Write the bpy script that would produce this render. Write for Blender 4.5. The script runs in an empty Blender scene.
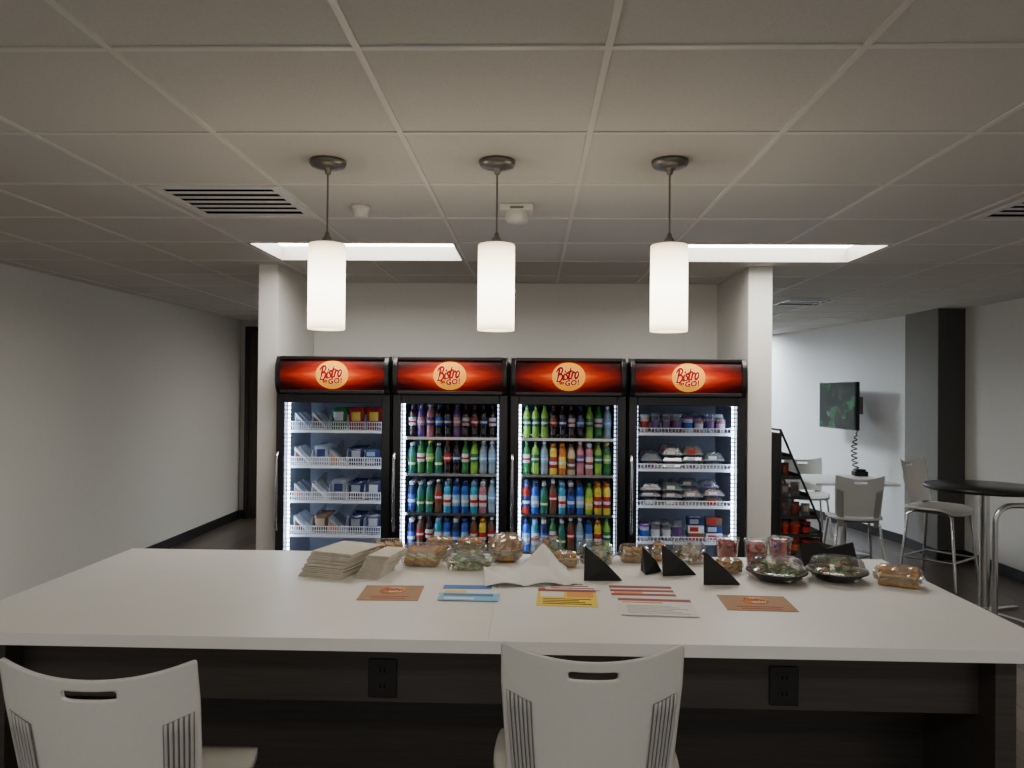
import bpy, math, random
from mathutils import Matrix, Vector, Euler
random.seed(7)
SC = bpy.context.scene
COL = SC.collection

# ------------------------------------------------------------------ materials
def mat(name, col, rough=0.5, metal=0.0, var=0.0, scale=20, bump=0.0, emit=0.0, ecol=None, coat=0.0, spec=0.5, trans=0.0):
    m = bpy.data.materials.new(name); m.use_nodes = True
    nt = m.node_tree; b = nt.nodes['Principled BSDF']
    b.inputs['Roughness'].default_value = rough
    b.inputs['Metallic'].default_value = metal
    b.inputs['Specular IOR Level'].default_value = spec
    b.inputs['Coat Weight'].default_value = coat
    b.inputs['Transmission Weight'].default_value = trans
    tc = nt.nodes.new('ShaderNodeTexCoord')
    nz = nt.nodes.new('ShaderNodeTexNoise'); nz.inputs['Scale'].default_value = scale
    nz.inputs['Detail'].default_value = 3
    nt.links.new(tc.outputs['Object'], nz.inputs['Vector'])
    rp = nt.nodes.new('ShaderNodeValToRGB')
    k = var
    rp.color_ramp.elements[0].position = 0.3; rp.color_ramp.elements[1].position = 0.7
    rp.color_ramp.elements[0].color = (col[0]*(1-k), col[1]*(1-k), col[2]*(1-k), 1)
    rp.color_ramp.elements[1].color = (min(1, col[0]*(1+k)), min(1, col[1]*(1+k)), min(1, col[2]*(1+k)), 1)
    nt.links.new(nz.outputs['Fac'], rp.inputs['Fac'])
    nt.links.new(rp.outputs['Color'], b.inputs['Base Color'])
    if bump:
        bp = nt.nodes.new('ShaderNodeBump'); bp.inputs['Strength'].default_value = bump
        bp.inputs['Distance'].default_value = 0.005
        nt.links.new(nz.outputs['Fac'], bp.inputs['Height']); nt.links.new(bp.outputs['Normal'], b.inputs['Normal'])
    if emit:
        b.inputs['Emission Color'].default_value = (*(ecol or col), 1)
        b.inputs['Emission Strength'].default_value = emit
    return m

def clear(name, col=(1, 1, 1), gl=0.08, rough=0.02, solid=0.0, scol=(1, 1, 1)):
    m = bpy.data.materials.new(name); m.use_nodes = True; nt = m.node_tree
    nt.nodes.clear()
    o = nt.nodes.new('ShaderNodeOutputMaterial')
    t = nt.nodes.new('ShaderNodeBsdfTransparent'); t.inputs[0].default_value = (*col, 1)
    g = nt.nodes.new('ShaderNodeBsdfGlossy'); g.inputs['Roughness'].default_value = rough
    lw = nt.nodes.new('ShaderNodeLayerWeight'); lw.inputs['Blend'].default_value = 0.25
    ma = nt.nodes.new('ShaderNodeMath'); ma.operation = 'MULTIPLY_ADD'; ma.inputs[1].default_value = 0.5; ma.inputs[2].default_value = gl
    nt.links.new(lw.outputs['Fresnel'], ma.inputs[0])
    mx = nt.nodes.new('ShaderNodeMixShader')
    nt.links.new(ma.outputs[0], mx.inputs[0]); nt.links.new(t.outputs[0], mx.inputs[1]); nt.links.new(g.outputs[0], mx.inputs[2])
    last = mx
    if solid:
        d = nt.nodes.new('ShaderNodeBsdfDiffuse'); d.inputs[0].default_value = (*scol, 1)
        m2 = nt.nodes.new('ShaderNodeMixShader'); m2.inputs[0].default_value = solid
        nt.links.new(mx.outputs[0], m2.inputs[1]); nt.links.new(d.outputs[0], m2.inputs[2]); last = m2
    nt.links.new(last.outputs[0], o.inputs[0])
    return m

M = {}
M['wall'] = mat('wall_paint', (0.72, 0.70, 0.665), 0.8, var=0.02, scale=40, bump=0.05)
M['wallgrey'] = mat('wall_paint_grey', (0.66, 0.635, 0.59), 0.8, var=0.02, scale=40, bump=0.05)
M['wallcool'] = mat('wall_paint_cool', (0.80, 0.815, 0.83), 0.8, var=0.02, scale=40, bump=0.05)
M['alcove'] = mat('alcove_paint', (0.66, 0.645, 0.615), 0.8, var=0.02, scale=40, bump=0.05)
M['pillar'] = mat('grey_pillar_paint', (0.22, 0.215, 0.205), 0.7, var=0.04, scale=30)
M['pillarshade'] = mat('pillar_paint_shaded', (0.07, 0.067, 0.064), 0.7, var=0.04, scale=30)  # same pillar paint, darkened to carry the shade of the front face
M['ceil'] = mat('mineral_fibre_tile', (0.56, 0.54, 0.50), 0.9, var=0.05, scale=160, bump=0.25)
M['tbar'] = mat('ceiling_grid_metal', (0.66, 0.63, 0.58), 0.5, var=0.02)
M['vent'] = mat('vent_metal', (0.62, 0.605, 0.58), 0.4, var=0.03)
M['base'] = mat('black_vinyl_base', (0.012, 0.012, 0.014), 0.5, var=0.1)
M['black'] = mat('black_plastic', (0.008, 0.008, 0.009), 0.3, var=0.1)
M['blackmat'] = mat('black_paper', (0.012, 0.012, 0.013), 0.7, var=0.2, bump=0.2)
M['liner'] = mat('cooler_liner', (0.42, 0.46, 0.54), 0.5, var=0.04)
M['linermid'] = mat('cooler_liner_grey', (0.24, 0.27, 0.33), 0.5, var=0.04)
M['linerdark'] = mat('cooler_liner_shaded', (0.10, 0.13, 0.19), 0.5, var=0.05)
M['chrome'] = mat('brushed_steel', (0.6, 0.6, 0.6), 0.22, metal=1.0, var=0.05)
M['nickel'] = mat('brushed_nickel', (0.22, 0.205, 0.19), 0.38, metal=0.9, var=0.05)
M['wire'] = mat('white_wire', (0.72, 0.77, 0.86), 0.4, var=0.02)
M['panel'] = mat('troffer_lens_glow', (0.9, 0.9, 0.9), 0.5, var=0.01, emit=18.0, ecol=(1.0, 0.955, 0.875))
M['fillnear'] = mat('fill_lens_near_glow', (0.9, 0.9, 0.9), 0.5, var=0.01, emit=10.5, ecol=(1.0, 0.955, 0.88))  # glow of the fill panels added behind the camera
M['fillcool'] = mat('fill_lens_daylight_glow', (0.9, 0.9, 0.9), 0.5, var=0.01, emit=50.0, ecol=(0.84, 0.93, 1.0))  # cool glow of added panels, standing in for daylight
M['led'] = mat('cooler_led_glow', (1, 1, 1), 0.5, var=0.0, emit=28.0, ecol=(0.60, 0.75, 1.0))
M['leddim'] = mat('cooler_led_soft_glow', (1, 1, 1), 0.5, var=0.0, emit=4.0, ecol=(0.60, 0.75, 1.0))
M['counter'] = mat('white_laminate', (0.87, 0.86, 0.835), 0.32, var=0.012, scale=8)
M['chair'] = mat('ivory_polypropylene', (0.64, 0.63, 0.595), 0.42, var=0.015, scale=60)
M['chairdark'] = mat('grey_rib_groove', (0.15, 0.147, 0.14), 0.6, var=0.05)
M['chairrib'] = mat('grey_rib', (0.42, 0.415, 0.395), 0.5, var=0.03)
M['white'] = mat('white_plastic', (0.60, 0.585, 0.55), 0.5, var=0.02)
M['trimgrey'] = mat('light_trim_enamel', (0.36, 0.345, 0.31), 0.5, var=0.02)
M['paper'] = mat('white_paper', (0.76, 0.75, 0.73), 0.7, var=0.03, scale=12)
M['bagpaper'] = mat('off_white_paper', (0.64, 0.59, 0.51), 0.8, var=0.10, scale=25)
M['kraft'] = mat('kraft_paper', (0.42, 0.25, 0.14), 0.8, var=0.08, scale=40)
M['slot'] = mat('duct_shadow', (0.004, 0.004, 0.004), 0.9, spec=0.0)
M['clear'] = clear('clear_plastic', (0.97, 0.98, 0.97), 0.16, 0.06, solid=0.04)
M['wrap'] = clear('cling_wrap', (0.96, 0.96, 0.94), 0.26, 0.08, solid=0.05)
M['frost'] = clear('hazy_plastic', (0.85, 0.9, 0.95), 0.14, 0.15, solid=0.12, scol=(0.5, 0.55, 0.62))

def shade_mat():
    m = bpy.data.materials.new('opal_glass_glow'); m.use_nodes = True; nt = m.node_tree; b = nt.nodes['Principled BSDF']
    b.inputs['Base Color'].default_value = (0.8, 0.76, 0.68, 1); b.inputs['Roughness'].default_value = 0.35
    tc = nt.nodes.new('ShaderNodeTexCoord'); sp = nt.nodes.new('ShaderNodeSeparateXYZ'); nt.links.new(tc.outputs['Generated'], sp.inputs[0])
    rp = nt.nodes.new('ShaderNodeValToRGB'); nt.links.new(sp.outputs[2], rp.inputs[0])
    e = rp.color_ramp.elements
    e[0].position = 0; e[0].color = (0.30, 0.24, 0.15, 1); e[1].position = 1; e[1].color = (0.16, 0.12, 0.07, 1)
    for p, cc in ((0.10, (0.80, 0.68, 0.47, 1)), (0.5, (1, 0.92, 0.74, 1)), (0.88, (0.50, 0.41, 0.26, 1))):
        q = e.new(p); q.color = cc
    nt.links.new(rp.outputs[0], b.inputs['Emission Color']); b.inputs['Emission Strength'].default_value = 10
    return m
M['shade'] = shade_mat()

def c(name, col, rough=0.4, var=0.05, **k):
    key = 'c_' + name
    if key not in M: M[key] = mat(name, col, rough, var=var, **k)
    return M[key]
CK = dict(coat=0.6)
RED = c('red', (0.40, 0.02, 0.015), .25); ORANGE = c('orange', (0.62, 0.17, 0.02), .2, **CK); YEL = c('yellow', (0.78, 0.60, 0.05), .2, **CK)
GRN = c('green', (0.02, 0.17, 0.04), .12, **CK); LIME = c('lime', (0.24, 0.50, 0.06), .12, **CK); BLUE = c('blue', (0.02, 0.09, 0.50), .15, **CK)
TEAL = c('teal', (0.02, 0.15, 0.14), .12, **CK); COLA = c('cola', (0.022, 0.010, 0.010), 0.1, **CK); PURP = c('purple', (0.14, 0.05, 0.24), .15, **CK)
PINK = c('pink', (0.52, 0.20, 0.25), .2, **CK); CREAM = c('cream', (0.55, 0.45, 0.30), .3); WHT = c('white', (0.60, 0.64, 0.70))
LBLUE = c('light_blue', (0.20, 0.40, 0.66)); BRN = c('brown', (0.14, 0.07, 0.04), .2); NAVY = c('navy', (0.02, 0.03, 0.13), .2)
CYAN = c('cyan', (0.04, 0.36, 0.60), .15, **CK)
WATER = c('water', (0.26, 0.35, 0.42), 0.12, **CK); GREY = c('grey', (0.18, 0.18, 0.19)); BREAD = c('bread', (0.50, 0.26, 0.09), 0.7, 0.35, scale=60, bump=0.6)
LEAF = c('lettuce', (0.20, 0.40, 0.08), 0.45, 0.5, scale=30); LEAF2 = c('dark_leaf', (0.05, 0.15, 0.03), 0.5, 0.4, scale=30)
TOM = c('tomato', (0.6, 0.06, 0.03), 0.3); CHEESE = c('cheese', (0.85, 0.50, 0.10), 0.5, 0.15); MEAT = c('filling', (0.45, 0.16, 0.09), 0.6, 0.3, scale=60)
EGG = c('pale_filling', (0.72, 0.62, 0.42), .5, .15, scale=50); JUICE = c('berry_juice', (0.38, 0.015, 0.02), .2, .3, scale=60)
SILV = c('silver', (.28, .32, .40), .3); JAR = c('jar_orange', (0.62, 0.10, 0.03), .3); SLATE = c('slate_blue', (.07, .10, .20), .3)

def wood(name, c1, c2, sx, sy, sz, rough=0.45, p0=.35, p1=.65):
    m = bpy.data.materials.new(name); m.use_nodes = True; nt = m.node_tree; b = nt.nodes['Principled BSDF']
    tc = nt.nodes.new('ShaderNodeTexCoord'); mp = nt.nodes.new('ShaderNodeMapping'); mp.inputs['Scale'].default_value = (sx, sy, sz)
    nz = nt.nodes.new('ShaderNodeTexNoise'); nz.inputs['Scale'].default_value = 3; nz.inputs['Detail'].default_value = 6
    rp = nt.nodes.new('ShaderNodeValToRGB'); rp.color_ramp.elements[0].color = (*c1, 1); rp.color_ramp.elements[1].color = (*c2, 1)
    rp.color_ramp.elements[0].position = p0; rp.color_ramp.elements[1].position = p1
    nt.links.new(tc.outputs['Object'], mp.inputs[0]); nt.links.new(mp.outputs[0], nz.inputs['Vector'])
    nt.links.new(nz.outputs['Fac'], rp.inputs[0]); nt.links.new(rp.outputs[0], b.inputs['Base Color'])
    b.inputs['Roughness'].default_value = rough
    return m
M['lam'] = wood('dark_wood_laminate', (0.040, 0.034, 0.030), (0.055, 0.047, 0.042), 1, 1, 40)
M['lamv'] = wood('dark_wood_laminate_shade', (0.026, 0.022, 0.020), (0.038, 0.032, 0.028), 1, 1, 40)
M['door'] = wood('dark_door_veneer', (0.02, 0.013, 0.01), (0.04, 0.027, 0.02), 14, 14, 1)
M['screen'] = wood('television_picture', (0.002, 0.003, 0.003), (0.02, 0.16, 0.05), 1.5, 1, 2.2, 0.2, .5, .68)

def floor_mat():
    m = bpy.data.materials.new('wood_look_floor_planks'); m.use_nodes = True; nt = m.node_tree; b = nt.nodes['Principled BSDF']
    tc = nt.nodes.new('ShaderNodeTexCoord')
    mp = nt.nodes.new('ShaderNodeMapping'); mp.inputs['Rotation'].default_value = (0, 0, math.pi/2)
    br = nt.nodes.new('ShaderNodeTexBrick'); br.inputs['Scale'].default_value = 1.0
    br.inputs['Brick Width'].default_value = 1.2; br.inputs['Row Height'].default_value = 0.18
    br.inputs['Mortar Size'].default_value = 0.003
    br.inputs['Color1'].default_value = (0.10, 0.082, 0.07, 1); br.inputs['Color2'].default_value = (0.19, 0.155, 0.135, 1)
    br.inputs['Mortar'].default_value = (0.02, 0.017, 0.015, 1)
    mp2 = nt.nodes.new('ShaderNodeMapping'); mp2.inputs['Scale'].default_value = (25, 1.5, 1)
    nz = nt.nodes.new('ShaderNodeTexNoise'); nz.inputs['Scale'].default_value = 2; nz.inputs['Detail'].default_value = 6
    mx = nt.nodes.new('ShaderNodeMix'); mx.data_type = 'RGBA'; mx.blend_type = 'MULTIPLY'; mx.inputs['Factor'].default_value = 0.6
    nt.links.new(tc.outputs['Object'], mp.inputs[0]); nt.links.new(mp.outputs[0], br.inputs['Vector'])
    nt.links.new(tc.outputs['Object'], mp2.inputs[0]); nt.links.new(mp2.outputs[0], nz.inputs['Vector'])
    nt.links.new(br.outputs['Color'], mx.inputs[6]); nt.links.new(nz.outputs['Fac'], mx.inputs[7])
    nt.links.new(mx.outputs[2], b.inputs['Base Color']); b.inputs['Roughness'].default_value = 0.35
    return m
M['floor'] = floor_mat()

def sign_mat():
    m = bpy.data.materials.new('backlit_red_sign'); m.use_nodes = True; nt = m.node_tree; b = nt.nodes['Principled BSDF']
    L = nt.links
    tc = nt.nodes.new('ShaderNodeTexCoord'); sp = nt.nodes.new('ShaderNodeSeparateXYZ'); L.new(tc.outputs['Object'], sp.inputs[0])
    def math_(op, a, bb=None, v=None):
        n = nt.nodes.new('ShaderNodeMath'); n.operation = op; L.new(a, n.inputs[0])
        if bb is not None: L.new(bb, n.inputs[1])
        if v is not None: n.inputs[1].default_value = v
        return n.outputs[0]
    ax = math_('MULTIPLY', math_('ABSOLUTE', sp.outputs[0]), v=2.1)
    az = math_('MULTIPLY', math_('ABSOLUTE', sp.outputs[2]), v=5.4)
    mp = nt.nodes.new('ShaderNodeMapping'); mp.inputs['Scale'].default_value = (2.5, 1, 24); L.new(tc.outputs['Object'], mp.inputs[0])
    nz = nt.nodes.new('ShaderNodeTexNoise'); nz.inputs['Scale'].default_value = 2.5; nz.inputs['Detail'].default_value = 2; L.new(mp.outputs[0], nz.inputs['Vector'])
    s = math_('ADD', ax, az); s = math_('ADD', s, math_('MULTIPLY', math_('SUBTRACT', nz.outputs['Fac'], v=0.5), v=0.22))
    rp = nt.nodes.new('ShaderNodeValToRGB'); L.new(s, rp.inputs[0])
    e = rp.color_ramp.elements
    e[0].position = 0.0; e[0].color = (0.9, 0.25, 0.02, 1); e[1].position = 1.0; e[1].color = (0.02, 0.001, 0.001, 1)
    for p, cc in ((0.26, (0.70, 0.10, 0.008, 1)), (0.44, (0.38, 0.020, 0.004, 1)), (0.68, (0.14, 0.004, 0.002, 1))):
        q = e.new(p); q.color = cc
    L.new(rp.outputs[0], b.inputs['Base Color']); L.new(rp.outputs[0], b.inputs['Emission Color'])
    b.inputs['Emission Strength'].default_value = 0.5; b.inputs['Roughness'].default_value = 0.45; b.inputs['Specular IOR Level'].default_value = 0.2
    return m
M['sign'] = sign_mat()
M['logo'] = mat('logo_orange', (0.95, 0.42, 0.03), 0.6, var=0.05, scale=20, emit=0.55, ecol=(1.0, 0.38, 0.02), spec=.1)
M['logored'] = mat('logo_red', (0.40, 0.004, 0.002), 0.6, emit=0.08, ecol=(.6, .01, .005), spec=.1)
M['logocream'] = mat('logo_cream', (0.95, 0.75, 0.38), 0.6, emit=0.5, spec=.1)
M['printorange'] = mat('printed_orange', (0.75, 0.30, 0.07), 0.7, var=0.1)
M['printred'] = mat('printed_red', (0.45, 0.04, 0.02), 0.7)

# ------------------------------------------------------------------ mesh builder
class MB:
    def __init__(s): s.v = []; s.f = []; s.m = []; s.s = []
    def add(s, vs, fs, mi=0, sm=False, T=None):
        o = len(s.v)
        for v in vs:
            v = Vector(v)
            s.v.append(tuple(T @ v) if T is not None else tuple(v))
        for i, f in enumerate(fs):
            s.f.append([o+k for k in f]); s.m.append(mi[i] if isinstance(mi, list) else mi); s.s.append(sm)
        return s
    def box(s, x0, x1, y0, y1, z0, z1, mi=0, T=None):
        vs = [(x, y, z) for z in (z0, z1) for y in (y0, y1) for x in (x0, x1)]
        return s.add(vs, [(0, 2, 3, 1), (4, 5, 7, 6), (0, 1, 5, 4), (2, 6, 7, 3), (0, 4, 6, 2), (1, 3, 7, 5)], mi, False, T)
    def lathe(s, prof, n=16, mi=None, T=None, sx=1, sy=1, sm=True):
        vs = []; fs = []; ms = []
        for p in prof:
            for k in range(n):
                a = 2*math.pi*k/n
                vs.append((p[0]*math.cos(a)*sx, p[0]*math.sin(a)*sy, p[1]))
        for i in range(len(prof)-1):
            m_ = prof[i][2] if len(prof[i]) > 2 else (mi or 0)
            for k in range(n):
                k2 = (k+1) % n
                fs.append((i*n+k, i*n+k2, (i+1)*n+k2, (i+1)*n+k)); ms.append(m_)
        return s.add(vs, fs, ms, sm, T)
    def tube(s, pts, r, mi=0, n=10, T=None):
        pts = [Vector(p) for p in pts]; N = len(pts)
        vs = []; fs = []
        up = None
        for i, p in enumerate(pts):
            t = (pts[min(i+1, N-1)] - pts[max(i-1, 0)]).normalized()
            if up is None:
                up = Vector((0, 0, 1)) if abs(t.z) < 0.9 else Vector((1, 0, 0))
            up = (up - t*up.dot(t)).normalized(); b = t.cross(up)
            for k in range(n):
                a = 2*math.pi*k/n
                vs.append(p + up*math.cos(a)*r + b*math.sin(a)*r)
        for i in range(N-1):
            for k in range(n):
                k2 = (k+1) % n
                fs.append((i*n+k, i*n+k2, (i+1)*n+k2, (i+1)*n+k))
        s.add(vs, fs, mi, True, T)
        return s.add([vs[k] for k in range(n)] + [vs[(N-1)*n+k] for k in range(n)], [tuple(range(n))[::-1], tuple(range(n, 2*n))], mi, False, T)
    def grid(s, fn, nu, nv, mi=0, sm=True, skip=None, T=None):
        vs = [fn(i/nu, j/nv) for j in range(nv+1) for i in range(nu+1)]
        fs = []; ms = []
        for j in range(nv):
            for i in range(nu):
                if skip and skip(i, j): continue
                a = j*(nu+1)+i; fs.append((a, a+1, a+nu+2, a+nu+1))
                ms.append(mi(i, j) if callable(mi) else mi)
        return s.add(vs, fs, ms, sm, T)
    def mesh(s, name, mats):
        me = bpy.data.meshes.new(name); me.from_pydata(s.v, [], s.f)
        for m_ in mats: me.materials.append(m_)
        for p, mi, sm in zip(me.polygons, s.m, s.s): p.material_index = mi; p.use_smooth = sm
        me.update(); return me
    def obj(s, name, mats, parent=None, loc=(0, 0, 0), rot=(0, 0, 0), bevel=0):
        return put(name, s.mesh(name, mats), parent, loc, rot, bevel)

def put(name, me, parent=None, loc=(0, 0, 0), rot=(0, 0, 0), bevel=0):
    o = bpy.data.objects.new(name, me); COL.objects.link(o)
    o.location = loc; o.rotation_euler = rot
    if parent is not None: o.parent = parent
    if bevel:
        b = o.modifiers.new('bevel', 'BEVEL'); b.width = bevel; b.segments = 2; b.limit_method = 'ANGLE'
    return o
def root(name, loc=(0, 0, 0), rz=0):
    o = bpy.data.objects.new(name, None); COL.objects.link(o); o.location = loc; o.rotation_euler = (0, 0, rz); o.empty_display_size = 0.1
    return o
def tag(o, label, cat, group=None):
    o['label'] = label; o['category'] = cat
    if group: o['group'] = group
    return o
def struct(o, label=None):
    o['kind'] = 'structure'
    return o
def text_mesh(txt, size, offset=0.0, shear=0.0, sp=1.0):
    cu = bpy.data.curves.new('txt', 'FONT'); cu.body = txt; cu.size = size; cu.align_x = 'CENTER'; cu.align_y = 'CENTER'
    cu.shear = shear; cu.offset = offset; cu.resolution_u = 4; cu.space_character = sp
    ob = bpy.data.objects.new('txt', cu); COL.objects.link(ob)
    bpy.context.view_layer.update()
    me = bpy.data.meshes.new_from_object(ob.evaluated_get(bpy.context.evaluated_depsgraph_get()))
    bpy.data.objects.remove(ob); bpy.data.curves.remove(cu)
    return me
# brush-script lettering drawn as tapered ribbons: the word "Bistro"
STROKES = [
 [(.16, 1.0), (.08, .5), (.0, -.02)],
 [(-.14, .78), (.05, 1.02), (.34, 1.04), (.44, .82), (.28, .58), (.08, .52)],
 [(.08, .52), (.40, .48), (.48, .22), (.26, -.04), (-.08, .02)],
 [(.66, .50), (.60, .22), (.62, .03), (.72, .08)], [(.70, .68), (.73, .76)],
 [(1.02, .50), (.90, .56), (.84, .42), (.96, .26), (.94, .06), (.76, .02)],
 [(1.24, .92), (1.16, .5), (1.10, .14), (1.16, .0), (1.28, .08)], [(1.02, .60), (1.20, .63), (1.40, .68)],
 [(1.44, .54), (1.40, .26), (1.36, .0)], [(1.39, .28), (1.48, .50), (1.62, .54), (1.66, .46)],
 [(1.94, .54), (1.78, .46), (1.70, .22), (1.78, .0), (1.94, .06), (2.04, .30), (1.98, .52), (1.88, .52)]]
def script_mesh(size, wid):
    mb = MB()
    for st in STROKES:
        P = [Vector((x+.28*y, y, 0)) for x, y in st]; out = []
        for i in range(len(P)-1):
            p0, p1, p2, p3 = P[max(i-1, 0)], P[i], P[i+1], P[min(i+2, len(P)-1)]
            for k in range(6):
                t = k/6
                out.append(0.5*((2*p1)+(-p0+p2)*t+(2*p0-5*p1+4*p2-p3)*t*t+(-p0+3*p1-3*p2+p3)*t**3))
        out.append(P[-1]); n = len(out); vs = []
        for i, p in enumerate(out):
            d = (out[min(i+1, n-1)]-out[max(i-1, 0)]).normalized(); nn = Vector((-d.y, d.x, 0))
            f = i/(n-1); w = wid[0] + wid[1]*math.sin(math.pi*min(1, f*1.1+.05))
            ext = d*(-w*.5 if i == 0 else w*.5 if i == n-1 else 0)
            vs += [((p+nn*w/2+ext).x*size-1.12*size, (p+nn*w/2+ext).y*size-.5*size, 0), ((p-nn*w/2+ext).x*size-1.12*size, (p-nn*w/2+ext).y*size-.5*size, 0)]
        mb.add(vs, [(2*i, 2*i+1, 2*i+3, 2*i+2) for i in range(n-1)], 0)
    return mb.mesh('script', [])

ZC = 2.44
# ------------------------------------------------------------------ room
struct(MB().box(-3.8, 4.6, -3, 13.2, -0.1, 0).obj('floor', [M['floor']]))
LIGHTS = [(-1.655, 4.27, 'panel', 'glowing rectangular ceiling light panel set into tile grid'),
          (0.785, 4.27, 'panel', 'glowing rectangular ceiling light panel set into tile grid'),
          (-2.875, -0.61, 'fillnear', 'unseen rectangular fill light added over the seating side'),  # seating-side panels are unseen, added as fill behind the camera
          (-0.435, -0.61, 'fillnear', 'unseen rectangular fill light added over the seating side'),
          (2.005, -0.61, 'fillnear', 'unseen rectangular fill light added over the seating side'),
          (0.785, 9.15, 'fillcool', 'unseen cool white fill light added for daylight beyond the alcove'),  # cool panels are unseen, added in place of daylight from a hidden window
          (2.005, 10.98, 'fillcool', 'unseen cool white fill light added for daylight beyond the alcove'),
          (-1.655, 7.93, 'panel', 'unseen fill light added behind the alcove wall')]  # unseen panel added to light the left corridor
holes = [(a, a+1.22, b, b+0.61) for a, b, _, _ in LIGHTS]
def inhole(x, y): return any(h[0] < x < h[1] and h[2] < y < h[3] for h in holes)
ex = sorted({-3.8, 4.6, *[h[0] for h in holes], *[h[1] for h in holes]})
ey = sorted({-3.0, 13.2, *[h[2] for h in holes], *[h[3] for h in holes]})
cb = MB()
for i in range(len(ex)-1):
    for j in range(len(ey)-1):
        if ex[i+1]-ex[i] < 1e-4 or ey[j+1]-ey[j] < 1e-4: continue
        if not inhole((ex[i]+ex[i+1])/2, (ey[j]+ey[j+1])/2):
            cb.box(ex[i], ex[i+1], ey[j], ey[j+1], ZC, ZC+0.12)
struct(cb.obj('ceiling', [M['ceil']]))
XL, XR = -1.717, 1.415
struct(MB().box(-3.74, -3.62, -3, 9.42, 0, ZC).obj('wall_left', [M['wallgrey']]))
struct(MB().box(4.19, 4.31, -3, 7.5, 0, ZC).obj('wall_right', [M['wall']]))
struct(MB().box(3.93, 4.31, 7.5, 8.15, 0, ZC, 0).box(3.931, 4.188, 7.49, 7.5, 0, ZC, 1).obj('wall_pillar', [M['pillar'], M['pillarshade']]))  # thin dark sheet paints the shade onto the pillar's front face
T = Matrix.Translation((3.98, 8.15, 0)) @ Matrix.Rotation(math.atan2(0.178, 1), 4, 'Z')
struct(MB().box(0, 0.1, 0, 5.1, 0, ZC, T=T).obj('wall_side', [M['wallcool']]))
struct(MB().box(-3.62, -0.9, 9.3, 9.42, 0, ZC).obj('wall_back', [M['wallgrey']]))
struct(MB().box(-1.0, -0.9, 9.42, 13, 0, ZC).obj('wall_inner', [M['wall']]))
struct(MB().box(-1.0, 3.4, 13, 13.1, 0, ZC).obj('wall_far', [M['wallcool']]))
w = MB().box(XL, XR, 5.9, 6.04, 0, ZC).box(XL-0.13, XL, 5.05, 6.04, 0, ZC).box(XR, XR+0.155, 5.05, 6.04, 0, ZC)
struct(w.obj('wall_alcove', [M['alcove']]))
struct(MB().box(-3.62, -3.608, -3, 9.3, 0, 0.1).obj('baseboard_left', [M['base']]))
struct(MB().box(4.178, 4.19, -3, 7.48, 0, 0.1).obj('baseboard_right', [M['base']]))
struct(MB().box(3.918, 3.93, 7.5, 8.15, 0, 0.1).box(3.918, 4.18, 7.478, 7.49, 0, 0.1).obj('baseboard_pillar', [M['base']]))
struct(MB().box(-0.012, 0, 0, 5.0, 0, 0.1, T=T).obj('baseboard_side', [M['base']]))
struct(MB().box(-3.6, -3.55, 9.288, 9.3, 0, 0.1).obj('baseboard_back', [M['base']]))
d = MB().box(-3.49, -2.6, 9.25, 9.298, 0.01, 2.3, 0).box(-3.54, -3.49, 9.23, 9.3, 0, 2.36, 1).box(-2.6, -2.55, 9.23, 9.3, 0, 2.36, 1).box(-3.49, -2.6, 9.23, 9.3, 2.3, 2.36, 1)
d.box(-2.72, -2.60, 9.2, 9.215, 1.0, 1.03, 2).box(-2.63, -2.60, 9.2, 9.25, 1.0, 1.03, 2)
struct(d.obj('door_1', [M['door'], M['base'], M['chrome']]))
g = MB()
gx = [0.175 + 0.61*k for k in range(-6, 8)]; gy = [1.83 + 0.61*k for k in range(-8, 19)]
gx = [x for x in gx if -3.62 < x < 4.19]; gy = [y for y in gy if y < 13]
for x in gx:
    for j in range(len(gy)-1):
        if not inhole(x, (gy[j]+gy[j+1])/2): g.box(x-0.009, x+0.009, gy[j], gy[j+1], ZC-0.005, ZC+0.001)
for y in gy:
    xx = [-3.62] + gx + [4.18 if y < 7.5 else 4.0]
    for i in range(len(xx)-1):
        if not inhole((xx[i]+xx[i+1])/2, y): g.box(xx[i], xx[i+1], y-0.009, y+0.009, ZC-0.0045, ZC+0.001)
struct(g.obj('trim_1', [M['tbar']]))

for (x0, y0, lens, label) in LIGHTS:
    r = root('ceiling_light', (x0+0.61, y0+0.305, ZC))
    a = 0.604; b = 0.299; t = 0.022; hz = 0.11
    MB().box(-a, a, -b, -b+t, -0.004, hz).box(-a, a, b-t, b, -0.004, hz).box(-a, -a+t, -b+t, b-t, -0.004, hz).box(a-t, a, -b+t, b-t, -0.004, hz).obj('frame', [M['trimgrey']], r)
    MB().box(-a+t, a-t, -b+t, b-t, 0.085, 0.095).obj('lens', [M[lens]], r)
    tag(r, label, 'ceiling light', 'recessed ceiling lights')

def vent(x, y, label, n=6, sx=0.52, sy=0.54):
    r = root('air_vent', (x, y, ZC)); h = sx/2; k = sy/2; e = 0.035
    MB().box(-h, h, -k, -k+e, -0.012, -0.001).box(-h, h, k-e, k, -0.012, -0.001).box(-h, -h+e, -k+e, k-e, -0.012, -0.001).box(h-e, h, -k+e, k-e, -0.012, -0.001).obj('frame', [M['vent']], r, bevel=0.002)
    MB().box(-h+e, h-e, -k+e, k-e, -0.003, -0.001).obj('duct_opening', [M['slot']], r)
    lo = MB(); inner = sy-2*e
    for i in range(1, n):
        yy = -inner/2 + inner*i/n
        lo.box(-h+e, h-e, yy-inner/n*.24, yy+inner/n*.24, -0.0055, -0.0045)
    lo.obj('louvre', [M['vent']], r)
    return tag(r, label, 'air vent')
vent(-1.32, 3.335, 'square metal ceiling air vent with flat louvres', 6, .54)
vent(2.31, 3.36, 'square metal air vent near the high tables', 6)
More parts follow.
